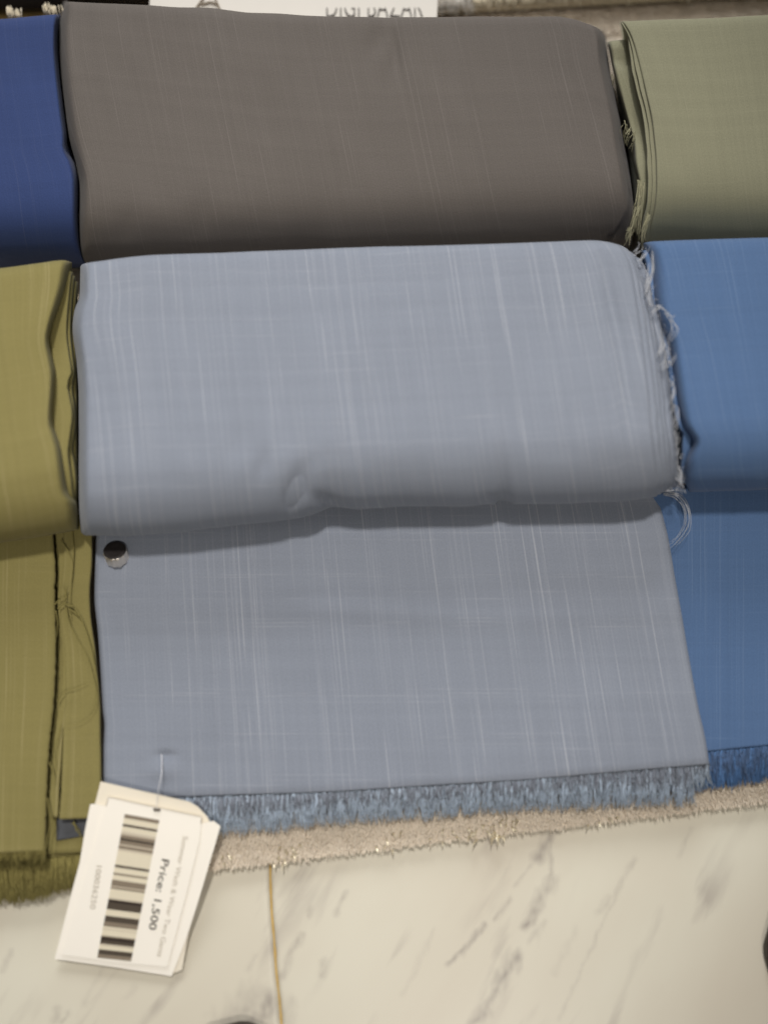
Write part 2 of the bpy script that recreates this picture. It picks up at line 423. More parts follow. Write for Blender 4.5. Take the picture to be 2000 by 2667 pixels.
# ------------------------------------------------------------------ plush rug
rug_front = lambda px: 2345 - px * .1225 + 4 * nz(px * .01, 2)
ZR = .006
rug = thing('rug', at(1000, 1600, 0), 'tan plush rug with gold tinsel lying on the marble under all the folded fabrics', 'rug')
pf0, pf1 = at(-400, 2345 + 400 * .1225 - 12, ZR), at(2400, 2345 - 2400 * .1225 - 12, ZR)
b0, b1 = at(-300, 62, ZR), at(2300, -22, ZR)
rv = [pf0, pf1, b1, b0]
V = [Vector((p.x, p.y, .0004)) for p in rv] + [Vector((p.x, p.y, ZR)) for p in rv]
mesh_obj('backing', V, [(0,3,2,1),(4,5,6,7),(0,1,5,4),(1,2,6,5),(2,3,7,6),(3,0,4,7)], M['backing'], rug, smooth=False)
def tufts(name, mat, parent, n, sampler, lo, hi, seed, r=.0011, z=ZR - .001, lean=.45, kind='stuff', label=None):
    rnd = random.Random(seed); V, F = [], []
    for k in range(n):
        px, py = sampler(rnd); p = at(px, py, z); L = rnd.uniform(lo, hi)
        d = Vector((rnd.gauss(0, .28) + .5 * nz(px * .02, py * .02, 3), -abs(rnd.gauss(lean, .25)), 1)).normalized() * L
        a = d.orthogonal().normalized() * r; b = d.cross(a).normalized() * r; n0 = len(V)
        q = p + d * .6; tip = p + d + Vector((0, -L * .25, -L * .1))
        for t in range(3): V.append(p + a * math.cos(t * 2.094) + b * math.sin(t * 2.094))
        for t in range(3): V.append(q + (a * math.cos(t * 2.094) + b * math.sin(t * 2.094)) * .8)
        V.append(tip)
        for t in range(3):
            t2 = (t + 1) % 3; F.append((n0 + t, n0 + t2, n0 + 3 + t2, n0 + 3 + t)); F.append((n0 + 3 + t, n0 + 3 + t2, n0 + 6))
    return mesh_obj(name, V, F, mat, parent, kind=kind, smooth=False, label=label)
def samp_front(rnd):
    px = rnd.uniform(-60, 2080); f = rug_front(px); return px, f - 16 - rnd.random() * (165 if px > 480 else 120)
tufts('pile', M['pile'], rug, 44000, samp_front, .002, .0045, 3, .0005, lean=.7)
tufts('pile', M['pile'], rug, 14000, lambda r: (r.uniform(1080, 2080), r.uniform(-20, 90)), .002, .005, 4, .0006, lean=.7)
def samp_glit(rnd):
    px = random.choice((580, 745, 760, 1000, 1150, 1180, 1230, 1255, 1290, 1310, 1320, 1365, 1480, 1560)) + rnd.gauss(0, 22); return px, rug_front(px) - 6 - rnd.random() * 45
tufts('tinsel', M['glit'], rug, 70, samp_glit, .003, .006, 5, .0006, z=ZR + .002)

# ------------------------------------------------------------------ grey-blue fabric (middle)
GR = 'folded suit fabrics laid out in rows on the rug'
def lin(x0, y0, x1, y1): return lambda t: y0 + (y1 - y0) * (t - x0) / (x1 - x0)
gray = thing('folded_fabric', at(1000, 1400, ZR), 'grey-blue slubbed fabric folded in the centre with round pin and price tag', 'fabric', GR)
g_back = curve([(190, 708), (215, 686), (260, 678), (400, 662), (560, 657), (800, 648), (1000, 641), (1200, 635), (1400, 629), (1560, 625), (1620, 634), (1700, 668), (1790, 720)])
g_front = curve([(200, 1376), (225, 1392), (345, 1391), (600, 1370), (760, 1349), (830, 1326), (862, 1317), (930, 1325), (1100, 1320), (1280, 1313), (1300, 1303), (1330, 1312), (1560, 1310), (1700, 1296), (1780, 1280)])
g_left = ecurve([(214, 660), (210, 690), (207, 770), (193, 805), (187, 850), (200, 950), (205, 1050), (205, 1150), (205, 1250), (207, 1340), (212, 1400)])
g_right = ecurve([(1590, 615), (1625, 640), (1655, 690), (1672, 780), (1690, 900), (1703, 1000), (1712, 1100), (1722, 1200), (1725, 1250), (1712, 1290), (1690, 1310)])
gd = [(768, 1285, 26, 62, .38, .0050), (690, 1205, 20, 44, .28, .0016), (856, 1312, 46, 18, .5, .0050), (1010, 1310, 120, 10, 0, .001), (1302, 1302, 26, 9, .2, .0045),
      (1592, 790, 13, 130, -.16, .0024), (1628, 960, 11, 120, -.12, .0016), (1560, 1345, 20, 14, .3, .002), (610, 1170, 24, 50, .2, .0012)]
bolt('bolt_wrap', M['gray'], gray, g_back, g_front, g_left, g_right, .018, .094, PROF, nu=170, nt_=110, dents=gd, rl=.018, rr=.012, wob=.0020, seed=1)
offs = [(8, .0022), (20, .0046), (30, .0070), (44, .0100)]
for k, (ox, ins) in enumerate(offs):
    rr_ = (lambda ox, k: lambda p: g_right(p) + ox * (.35 + .65 * min(1, max(0, (p - 640) / 200))) + 4.5 * nz(p * .02, k * 3.1) + (2.2 * nz(p * .13, k * 5) if k > 1 else 0))(ox, k)
    bolt('fold_layer', M['gray'], gray, g_back, lambda px: g_front(px) - 2, lambda p: g_left(p) + 500, rr_, .018, .094, PROF, inset=ins, nu=50, nt_=90, rl=0, rr=.01, wob=.0020, seed=1, capsmooth=.25)

# flap
ZF = .026
def gb(py): return .0245 + (2060 - py) * 1.9e-5 - .0065 * math.exp(-((py - 1290) / 62) ** 2)
gf_left = ecurve([(252, 1330), (250, 1410), (247, 1500), (246, 1550), (255, 1650), (262, 1750), (268, 1850), (272, 1890), (270, 1960), (270, 2100)])
gf_right = ecurve([(1700, 1270), (1722, 1330), (1740, 1400), (1757, 1500), (1775, 1600), (1792, 1700), (1820, 1850), (1836, 1920), (1849, 2000)])
gf_bot = curve([(250, 2088), (500, 2074), (800, 2064), (1100, 2045), (1300, 2033), (1540, 2012), (1840, 1986)])
def flap_z(u, v, px, py):
    z = gb(py) + .0009 * nz(px * .0035, py * .003, 1) + .0006 * nz(px * .009, py * .005, 5)
    z += .0030 * math.exp(-(((py - 1590 - 12 * math.sin(px * .006)) / 42) ** 2)) * (.35 + .65 * max(0, 1 - abs(px - 950) / 620))
    z -= .0018 * math.exp(-((px - 432) / 26) ** 2 - ((py - 1968) / 12) ** 2)
    z += .0012 * math.exp(-((px - 425) / 40) ** 2 - ((py - 2010) / 22) ** 2)
    z += .0016 * math.exp(-((px - 310) / 28) ** 2 - ((py - 1445) / 22) ** 2) - .0016 * math.exp(-((px - 262) / 14) ** 2 - ((py - 1450) / 14) ** 2)
    e = min(u, 1 - u) * 1600
    if e < 14: z -= .0016 * (1 - e / 14) ** 2
    if v > .97: z -= .0010 * ((v - .97) / .03) ** 2
    return z
g_top = lambda px: 1262
sheet('flap', M['gray'], gray, g_top, gf_bot, gf_left, gf_right, flap_z, .0014, 260, 200, seed=2.3)
sheet('flap_lower', M['gray'], gray, g_top, lambda px: gf_bot(px) + 12, lambda p: gf_left(p) + 3, lambda p: gf_right(p) - 2, lambda u, v, px, py: flap_z(u, v, px, py) - .0032, .0012, 80, 60, seed=3.1)
sheet('flap_lower', M['gray'], gray, g_top, lambda px: gf_bot(px) + 5, lambda p: gf_left(p) + 6, lambda p: gf_right(p) - 5, lambda u, v, px, py: flap_z(u, v, px, py) - .0062, .0016, 80, 60, seed=4.1)
tipf = curve([(250, 2180), (540, 2172), (700, 2165), (900, 2142), (1100, 2132), (1300, 2116), (1500, 2105), (1700, 2098), (1800, 2094), (1806, 2060), (1850, 2048)])
fringe('fringe', M['fr_gray'], gray, 255, 1846, lambda px: gf_bot(px) + 4, tipf, .0205, 2600, .00052, 21, 18, zt=.0145)
fringe('fringe', M['gray'], gray, 255, 1846, lambda px: gf_bot(px) + 6, lambda px: tipf(px) - 34, .0215, 1500, .00036, 22, 22, zt=.0180)
# loose threads along the frayed right edge
rt = random.Random(5)
def fray_cluster(cx, cy, pts_list, z):
    V, F = [], []
    for pts in pts_list:
        P = smooth_pts([at(a, b, z + rt.uniform(-.001, .001)) for a, b in pts], 6)
        tube_into(V, F, P, .00026, 4, True)
    return mesh_obj('loose_thread', V, F, M['fr_gray_light'], gray)
def fan(a, b, n, sp, bend=0):
    out = []
    for k in range(n):
        e = (b[0] + rt.gauss(0, sp), b[1] + rt.gauss(0, sp * 1.3)); m_ = ((a[0] + e[0]) / 2 + bend + rt.gauss(0, 3), (a[1] + e[1]) / 2 + rt.gauss(0, 3)); out.append([(a[0] + rt.gauss(0, 3), a[1] + rt.gauss(0, 4)), m_, e])
    return out
zt_ = .094
fray_cluster(0, 0, fan((1650, 665), (1668, 636), 3, 5, 6) + fan((1665, 680), (1682, 642), 4, 5, 3), zt_)
fray_cluster(0, 0, fan((1682, 760), (1697, 655), 6, 4, 8) + fan((1680, 740), (1688, 690), 4, 6, 4), zt_)
fray_cluster(0, 0, fan((1694, 800), (1688, 740), 4, 5, -3) + fan((1697, 815), (1718, 795), 4, 6, 5), zt_)
fray_cluster(0, 0, [[(1708, 795), (1725, 800), (1742, 830), (1752, 862), (1735, 890)], [(1710, 798), (1738, 812), (1757, 845), (1760, 862), (1740, 888), (1722, 905)], [(1735, 820), (1748, 842), (1746, 868), (1728, 893)], [(1730, 815), (1755, 825), (1757, 818)], [(1742, 830), (1766, 855), (1755, 880), (1738, 892)]], zt_)
fray_cluster(0, 0, fan((1716, 920), (1725, 862), 5, 5, 4) + fan((1735, 890), (1720, 930), 4, 6, 0), zt_)
fray_cluster(0, 0, fan((1745, 945), (1760, 920), 2, 4, 2) + fan((1724, 960), (1740, 900), 4, 6, 5), zt_)
fray_cluster(0, 0, [[(1745, 1000), (1757, 1010), (1756, 1030), (1742, 1052)], [(1740, 985), (1753, 1003), (1752, 1025)]] + fan((1748, 1040), (1755, 1000), 3, 5, 3), zt_)
fray_cluster(0, 0, [[(1750, 1055), (1763, 1070), (1764, 1090), (1748, 1108)], [(1748, 1060), (1757, 1075), (1760, 1092), (1745, 1104)], [(1745, 1050), (1766, 1062), (1766, 1100), (1752, 1116)]], zt_ - .01)
fray_cluster(0, 0, fan((1768, 1215), (1771, 1265), 5, 3, 4) + fan((1765, 1240), (1782, 1280), 4, 4, 3), .066)
fray_cluster(0, 0, fan((1735, 1278), (1775, 1275), 4, 5, 0), .058)
fray_cluster(0, 0, [[(1728, 1286), (1752, 1284), (1776, 1298), (1794, 1332), (1790, 1372), (1762, 1412), (1745, 1428)],
                    [(1728, 1289), (1750, 1288), (1772, 1302), (1786, 1335), (1783, 1372), (1755, 1410), (1740, 1420)],
                    [(1730, 1285), (1760, 1284), (1784, 1300), (1798, 1338), (1796, 1380), (1775, 1408), (1760, 1422)],
                    [(1735, 1287), (1768, 1292), (1790, 1325), (1794, 1362), (1780, 1392), (1758, 1418)],
                    [(1732, 1290), (1756, 1296), (1779, 1322), (1782, 1360), (1765, 1395), (1745, 1412)]], .042)
V, F = [], []
for k in range(230):                                    # short fuzz of the cut edge
    py = rt.uniform(660, 1285); px = g_right(py) + 44 * min(1, (py - 600) / 240) + rt.gauss(0, 4)
    a = (px, py); e = (px + rt.uniform(2, 13), py + rt.gauss(2, 13)); z = .086 + rt.uniform(-.014, .004)
    tube_into(V, F, [at(*a, z), at((a[0] + e[0]) / 2 + rt.gauss(0, 2), (a[1] + e[1]) / 2, z), at(*e, z - .002)], .00018, 3, True)
mesh_obj('frayed_edge', V, F, M['fr_gray_light'], gray, kind='stuff')

# round security pin
pin = thing('security_pin', at(305, 1445, gb(1445) + .001), 'round steel pin with dark top on the grey-blue fabric below its fold', 'security pin')
def lathe(name, prof, mat, parent, mtx, seg=48, flute=0.0):
    V, F = [], []
    for r, z in prof:
        for s in range(seg):
            t = 2 * math.pi * s / seg; q = r * (1 + flute * math.cos(t * 11) + flute * .6 * math.cos(t * 5)); V.append(mtx @ Vector((q * math.cos(t), q * math.sin(t), z)))
    for j in range(len(prof) - 1):
        for s in range(seg):
            s2 = (s + 1) % seg; F.append((j * seg + s, j * seg + s2, (j + 1) * seg + s2, (j + 1) * seg + s))
    F.append(tuple(range(seg - 1, -1, -1))); F.append(tuple((len(prof) - 1) * seg + s for s in range(seg)))
    return mesh_obj(name, V, F, mat, parent, smooth=seg > 20)
mt = Matrix.Translation(at(305, 1452, gb(1452) + .0005)) @ Matrix.Rotation(math.radians(-25), 4, 'X')
lathe('pin_body', [(.0062, -.001), (.0063, 0), (.0063, .0048), (.0062, .0058), (.0060, .0062)], M['steel'], pin, mt, 160, .03)
lathe('pin_cap', [(.0056, .0060), (.0061, .0062), (.0061, .0066), (.0057, .0069), (.004, .0066), (.001, .0065)], M['darkcap'], pin, mt)

# ------------------------------------------------------------------ mustard fabric (left)
mus = thing('folded_fabric', at(60, 1400, ZR), 'mustard fabric folded at the left of the grey-blue one, with crumpled side and loose threads', 'fabric', GR)
m_back = curve([(-80, 702), (0, 697), (100, 684), (165, 676), (190, 682), (215, 695)])
m_front = curve([(-80, 1424), (0, 1410), (100, 1394), (205, 1372), (230, 1366)])
m_right = ecurve([(192, 670), (186, 690), (178, 735), (160, 790), (140, 845), (131, 885), (140, 935), (148, 975), (146, 1020), (141, 1070), (140, 1100), (150, 1130), (163, 1170), (172, 1230), (183, 1290), (196, 1300), (203, 1340), (204, 1400)])
mL = lambda p: -140
bolt('bolt_wrap', M['mustard'], mus, m_back, m_front, mL, m_right, .018, .092, PROF, nu=90, nt_=110, rl=0, rr=.10, capsmooth=.40, wob=.0018, seed=5)
lay = [([(196, 670), (193, 690), (186, 760), (181, 810), (178, 860), (186, 930), (192, 970), (180, 1000), (188, 1040), (194, 1080), (188, 1130), (182, 1180), (190, 1240), (195, 1290), (200, 1310), (203, 1400)], .015, 6),
       ([(202, 670), (199, 690), (194, 760), (190, 810), (188, 860), (194, 930), (198, 970), (192, 1010), (198, 1060), (200, 1110), (192, 1170), (199, 1210), (203, 1260), (202, 1310), (204, 1400)], .021, 7),
       ([(206, 670), (204, 690), (203, 760), (198, 850), (202, 950), (203, 1060), (203, 1180), (204, 1280), (205, 1400)], .030, 8)]
for pts, ins, sd in lay:
    e = ecurve(pts)
    bolt('fold_layer', M['mustard'], mus, m_back, lambda px: m_front(px) - 4, lambda p: 20, e, .018, .092, PROF, inset=ins, nu=60, nt_=100, rl=0, rr=.05, capsmooth=.35, wob=.002, seed=sd)
ZM = .024
def mb(py): return max(0, 2200 - py) * 1.8e-5
def mz(base, sd): return lambda u, v, px, py: base + mb(py) + .0008 * nz(px * .006, py * .004, sd) - (.0012 * (1 - (1 - u) * 140 / 8) ** 2 if (1 - u) * 140 < 8 else 0)
p1 = ecurve([(133, 1330), (137, 1400), (143, 1480), (141, 1560), (144, 1650), (143, 1750), (139, 1830), (128, 1930), (122, 2030), (119, 2120), (116, 2220)])
sheet('flap_layer', M['mustard'], mus, lambda px: 1340, lambda px: 2224 - (px + 10) * .04, mL, p1, mz(ZM + .004, 1), .0022, 60, 120, seed=6.2, jag=3)
p2 = ecurve([(163, 1330), (164, 1480), (160, 1600), (170, 1700), (168, 1800), (158, 1950), (156, 2050), (150, 2135)])
sheet('flap_layer', M['mustard'], mus, lambda px: 1340, lambda px: 2130, lambda p: p1(p) + 9 + 4 * nz(p * .01, 2), p2, mz(ZM - .0005, 2), .002, 14, 100, seed=7.2, jag=3)
p3 = ecurve([(240, 1340), (238, 1450), (233, 1540), (238, 1640), (246, 1740), (256, 1850), (260, 1950), (262, 2050), (262, 2150)])
sheet('flap_layer', M['mustard'], mus, lambda px: 1340, lambda px: 2136 - (px - 150) * .05, lambda p: p2(p) + 4 + 2 * nz(p * .012, 9), p3, mz(ZM + .0015, 3), .002, 40, 120, seed=8.2)
sheet('flap_layer', M['mustard'], mus, lambda px: 1360, lambda px: 2232 - px * .05, mL, lambda p: 222, lambda u, v, px, py: ZM - .0065 + mb(py) + .0006 * nz(px * .01, py * .004, 9), .0016, 40, 60, seed=9.2)
sheet('flap_layer', M['mustard'], mus, lambda px: 1360, lambda px: 2262 - px * .10, mL, lambda p: 226 + 36 * min(1, max(0, (p - 2080) / 60)), lambda u, v, px, py: ZM - .0095 + mb(py), .0016, 40, 60, seed=10.2)
fringe('fringe', M['fr_must'], mus, -60, 118, lambda px: 2220 - px * .04, lambda px: 2262, ZM + .001, 420, .0004, 31, 14, zt=ZM - .004)
fringe('fringe', M['fr_must'], mus, -60, 262, lambda px: 2250 - px * .10, curve([(-60, 2350), (40, 2348), (100, 2338), (160, 2318), (205, 2302), (262, 2280)]), ZM - .010, 2400, .00045, 32, 14, zt=.0105)
swatch = sheet('cloth_swatch', M['slate'], None, lambda px: 2120, lambda px: 2190 - (px - 150) * .17, lambda p: 147, lambda p: 240, lambda u, v, px, py: ZM - .0046, .0012, 12, 10)
swatch['label'] = 'small slate-grey cloth piece peeking out between the mustard layers left of the tag'; swatch['category'] = 'cloth swatch'
# threads
fm = M['fr_must']
for pts, z in [([(150, 1585), (166, 1570), (172, 1545), (160, 1520)], ZM + .006), ([(143, 1575), (155, 1560), (168, 1552), (176, 1530)], ZM + .006),
               ([(165, 1572), (190, 1582), (215, 1620), (235, 1680), (248, 1745), (254, 1790), (250, 1830), (236, 1862), (205, 1885), (165, 1893)], ZM + .006),
               ([(172, 1580), (182, 1625), (205, 1670), (228, 1712), (243, 1760), (250, 1805), (240, 1840)], ZM + .005),
               ([(178, 1585), (208, 1610), (230, 1660), (240, 1700)], ZM + .0055),
               ([(158, 1405), (170, 1425), (182, 1445), (190, 1470), (186, 1520)], ZM + .005), ([(188, 1385), (192, 1440), (188, 1500), (184, 1560), (186, 1620)], ZM + .004),
               ([(145, 1590), (150, 1620), (148, 1660)], ZM + .004), ([(150, 1830), (158, 1812), (172, 1800), (200, 1792), (228, 1780)], ZM + .005),
               ([(160, 1890), (150, 1925), (140, 1960), (146, 2000)], ZM + .004), ([(128, 1985), (140, 2020), (134, 2050)], ZM + .005),
               ([(124, 2080), (130, 2120), (142, 2150), (136, 2190), (141, 2250)], ZM + .004), ([(120, 2210), (126, 2170), (140, 2140)], ZM + .004), ([(192, 2140), (200, 2165), (215, 2180), (222, 2200)], ZM - .001), ([(188, 2145), (205, 2160), (208, 2185)], ZM - .001)]:
    thread('loose_thread', pts, [z + mb(p_[1]) for p_ in pts], .00042, fm, mus)

# ------------------------------------------------------------------ mid-blue fabric (right)
blu = thing('folded_fabric', at(1900, 1400, ZR), 'mid-blue fabric folded at the right of the grey-blue one, blue fringe at its foot', 'fabric', GR)
b_back = curve([(1660, 634), (1700, 628), (1850, 622), (2000, 618), (2150, 614)])
b_front = curve([(1700, 1282), (1790, 1280), (2000, 1275), (2150, 1272)])
b_left = ecurve([(1672, 625), (1686, 660), (1694, 700), (1700, 780), (1718, 850), (1738, 900), (1752, 980), (1762, 1050), (1776, 1110), (1800, 1140), (1804, 1152), (1792, 1180), (1784, 1205), (1782, 1245), (1796, 1285)])
bR = lambda p: 2160
bolt('bolt_wrap', M['blue'], blu, b_back, b_front, b_left, bR, .016, .091, PROF, nu=110, nt_=110, rl=.10, rr=0, capsmooth=.28, wob=.0015, seed=11, dents=[(1900, 1262, 90, 10, 0, .001)])
for ins, ox, sd in ((.012, -14, 12), (.026, -22, 13)):
    e = (lambda ox, sd: lambda p: min(b_left(p) + ox, 1778 + ox * .3) + 3 * nz(p * .02, sd))(ox, sd)
    bolt('fold_layer', M['blue'], blu, b_back, lambda px: b_front(px) - 4, e, lambda p: 2000, .016, .091, PROF, inset=ins, nu=50, nt_=90, rl=.03, rr=0, capsmooth=.3, seed=sd)
bl = lambda p: 1690
def bz(d): return lambda u, v, px, py: .0195 - d + max(0, 1960 - py) * 1.9e-5 + .0008 * nz(px * .006, py * .004, 21) - .0006 * math.exp(-((px - 1905) / 8) ** 2)
bbot = curve([(1690, 1972), (1850, 1957), (2000, 1942), (2150, 1930)])
sheet('flap', M['blue'], blu, lambda px: 1262, bbot, bl, bR, bz(0), .0014, 90, 120, seed=12.4)
sheet('flap_lower', M['blue'], blu, lambda px: 1262, lambda px: bbot(px) + 8, bl, bR, bz(.003), .0012, 40, 60, seed=13.4)
fringe('fringe', M['fr_blue'], blu, 1700, 2100, lambda px: bbot(px) + 4, curve([(1700, 2060), (1850, 2052), (2000, 2030), (2150, 2018)]), .0175, 1900, .00045, 41, 16, zt=.0135)
fringe('fringe', M['blue'], blu, 1850, 2100, lambda px: bbot(px) + 4, lambda px: bbot(px) + 70, .0185, 380, .00042, 42, 22, zt=.016)

# ------------------------------------------------------------------ top row
zb0, zb1 = .014, .095
ymid = lambda px: 640
brn = thing('folded_fabric', at(900, 400, ZR), 'dark taupe fabric folded at the top centre behind the grey-blue one', 'fabric', GR)
t_back = curve([(130, -8), (170, -2), (400, 9), (470, 14), (545, 15), (600, 22), (650, 28), (720, 30), (800, 36), (900, 39), (1120, 40), (1250, 38), (1350, 39), (1440, 38), (1500, 45), (1540, 58), (1580, 78)])
t_front = lambda px: 700 - (px - 200) * .032
t_left = ecurve([(168, -20), (160, 30), (153, 80), (152, 120), (158, 200), (165, 260), (174, 330), (182, 375), (198, 430), (206, 470), (206, 520), (205, 560), (207, 620), (214, 665), (225, 690)])
t_right = ecurve([(1540, 30), (1560, 60), (1573, 90), (1577, 150), (1592, 220), (1610, 300), (1622, 380), (1632, 430), (1640, 480), (1648, 550), (1640, 610), (1640, 700)])
td = [(1030, 140, 14, 60, -.1, .0030), (985, 100, 26, 50, .5, .0018), (212, 440, 8, 90, -.1, .0014), (520, 570, 30, 60, .2, .0012), (330, 590, 30, 50, .2, .0012), (760, 640, 60, 30, .0, .0012), (1400, 600, 80, 30, .1, .001), (1010, 200, 12, 80, -.05, .0008)]
bolt('bolt_wrap', M['brown'], brn, t_back, t_front, t_left, t_right, zb0, zb1, PROFC, nu=170, nt_=100, dents=td, rl=.02, rr=.015, wob=.0022, seed=21)
bolt('fold_layer', M['brown'], brn, t_back, lambda px: t_front(px) - 6, lambda p: t_left(p) + 300, lambda p: t_right(p) + 4 + 3 * nz(p * .02, 3), zb0, zb1, PROFC, inset=.006, nu=40, nt_=80, rl=0, rr=.02, seed=22)

nav = thing('folded_fabric', at(60, 400, ZR), 'navy blue fabric folded at the top left beside the taupe one', 'fabric', GR)
n_back = curve([(-80, 48), (15, 44), (60, 40), (155, 32), (200, 30)])
n_left = lambda p: -160
n_right = lambda p: t_left(p) - 1 - 9 * math.exp(-((p - 390) / 22) ** 2)
bolt('bolt_wrap', M['navy'], nav, n_back, lambda px: 706 - px * .04, n_left, n_right, zb0, zb1 - .001, PROFC, nu=80, nt_=90, rl=0, rr=.05, wob=.002, seed=25)

sag = thing('folded_fabric', at(1850, 350, ZR), 'sage green fabric folded at the top right with pale frayed layers at its side', 'fabric', GR)
s_back = curve([(1560, 60), (1600, 52), (1700, 47), (1850, 42), (2000, 34), (2150, 28)])
s_front = lambda px: 668 - (px - 1700) * .02
s_left = ecurve([(1600, 40), (1622, 65), (1640, 100), (1655, 150), (1668, 200), (1680, 250), (1692, 300), (1700, 360), (1705, 420), (1706, 480), (1701, 540), (1690, 600), (1688, 690)])
bolt('bolt_wrap', M['sage'], sag, s_back, s_front, s_left, lambda p: 2160, zb0, zb1, PROFC, nu=100, nt_=90, rl=.02, rr=0, capsmooth=.2, wob=.0022, seed=31, dents=[(1720, 620, 60, 22, 0, .003)])
for ins, ox, sd in ((.0016, -9, 32), (.0034, -20, 33)):
    e = (lambda ox, sd: lambda p: s_left(p) + ox * min(1, max(.2, (p - 60) / 120)) + 3 * nz(p * .02, sd))(ox, sd)
    bolt('fold_layer', M['sage'], sag, s_back, lambda px: s_front(px) - 4, e, lambda p: 1950, zb0, zb1, PROFC, inset=ins, nu=50, nt_=90, rl=.01, rr=0, capsmooth=.3, seed=sd)
s_in = ecurve([(1576, 30), (1578, 90), (1588, 140), (1600, 200), (1618, 260), (1636, 320), (1648, 370), (1652, 420), (1662, 470), (1668, 500), (1662, 560), (1660, 620), (1655, 690)])
bolt('inner_fold', M['sage'], sag, lambda px: s_back(px) + 24, lambda px: s_front(px) - 6, s_in, lambda p: 1900, zb0, zb1, PROFC, inset=.0145, nu=60, nt_=90, rl=.04, rr=0, capsmooth=.25, wob=.004, seed=37, dents=[(1645, 300, 12, 60, -.2, .003), (1618, 150, 30, 14, 0, .004), (1640, 400, 10, 24, 0, .006)])
V, F = [], []
rs = random.Random(9)
for (a, b, n, sp) in [((1628, 318), (1622, 352), 6, 4), ((1640, 335), (1628, 372), 7, 4), ((1650, 345), (1640, 390), 5, 4), ((1668, 470), (1648, 560), 12, 6), ((1672, 480), (1660, 600), 10, 6), ((1660, 540), (1635, 625), 12, 6), ((1690, 560), (1672, 625), 10, 5), ((1640, 590), (1630, 625), 8, 5), ((1600, 200), (1596, 220), 3, 3)]:
    for k in range(n):
        e = (b[0] + rs.gauss(0, sp), b[1] + rs.gauss(0, sp * 1.5)); z = .083 + rs.uniform(-.002, .002)
        P = smooth_pts([at(a[0] + rs.gauss(0, 4), a[1] + rs.gauss(0, 5), z), at((a[0] + e[0]) / 2 + rs.gauss(0, 4), (a[1] + e[1]) / 2, z - .002), at(*e, z - .006)], 4)
        tube_into(V, F, P, .0003, 3, True)
mesh_obj('frayed_edge', V, F, M['fr_sage'], sag, kind='stuff')

# ------------------------------------------------------------------ behind the top row
# sign card
def prism(name, outline, zf, th, mat, parent):
    V = [at(px, py, zf(px, py)) for px, py in outline]; n = len(V)
    V += [v - Vector((0, 0, th)) for v in V]
    F = [tuple(range(n - 1, -1, -1)), tuple(range(n, 2 * n))] + [(i, (i + 1) % n, n + (i + 1) % n, n + i) for i in range(n)]
    o = mesh_obj(name, V, F, mat, parent, smooth=False)
    import bmesh
    bm = bmesh.new(); bm.from_mesh(o.data); bmesh.ops.recalc_face_normals(bm, faces=bm.faces); bm.to_mesh(o.data); bm.free()
    return o
sz = lambda px, py: .040 + (60 - py) * .00003
sign = thing('shop_sign', at(760, -60, .030), 'cream card sign with thin black capital lettering behind the taupe fabric', 'sign')
prism('sign_card', [(388, 130), (392, -170), (1150, -200), (1134, 120)], sz, .0012, M['signc'], sign)
def text_to(name, s, mat, parent, fn, size=1.0, font_bold=0.0, kind=None):
    cu = bpy.data.curves.new(name, 'FONT'); cu.body = s; cu.size = size; cu.offset = font_bold; cu.resolution_u = 3
    o = bpy.data.objects.new(name, cu); C.objects.link(o)
    dg = bpy.context.evaluated_depsgraph_get(); dg.update()
    me = bpy.data.meshes.new_from_object(o.evaluated_get(dg)); bpy.data.objects.remove(o)
    xs = [v.co.x for v in me.vertices]; x0, x1 = min(xs), max(xs)
    for v in me.vertices: v.co = fn((v.co.x - x0) / (x1 - x0), v.co.y)
    me.materials.clear(); me.materials.append(mat)
    ob = bpy.data.objects.new(name, me); C.objects.link(ob)
    ob.parent = parent; ob.matrix_parent_inverse = Matrix.Translation(-parent.location)
    return ob
text_to('lettering', 'DIGI BAZAR', M['ink'], sign, lambda u, y: at(850 + 252 * u, 44 - y * 82, sz(0, 40) + .0006), 1.0, -.012)
for pts in ([(508, 24), (530, -6), (546, -40)], [(573, 24), (560, -6), (546, -40)], [(524, 10), (548, 4), (566, 10)]):
    V, F = [], []; tube_into(V, F, [at(a, b, .0425) for a, b in pts], .0008, 4); mesh_obj('emblem', V, F, M['inkm'], sign)
# second rug with cream fringe
rug2 = thing('rug', at(1500, -60, 0), 'cream fringed mat edge at the very top, behind the tan rug', 'rug')
ln2 = lambda px: 27 - (px - 1140) * .058
V = [at(1120, ln2(1120) - 4, .014), at(2200, ln2(2200) - 4, .014), at(2200, -420, .014), at(1120, -420, .014)]
V2 = [Vector((v.x, v.y, .0095)) for v in V]
mesh_obj('mat_body', V + V2, [(0,1,2,3),(7,6,5,4),(0,4,5,1),(1,5,6,2),(2,6,7,3),(3,7,4,0)], M['cream'], rug2, smooth=False)
fringe('fringe', M['cream'], rug2, 1135, 2150, lambda px: ln2(px) - 26, lambda px: ln2(px) + 2, .017, 2200, .0006, 51, 10, zt=.0125)
fringe('fringe', M['signc'], rug2, 1130, 1230, lambda px: ln2(px) - 34, lambda px: ln2(px) + 6, .022, 160, .0007, 52, 10, zt=.018)
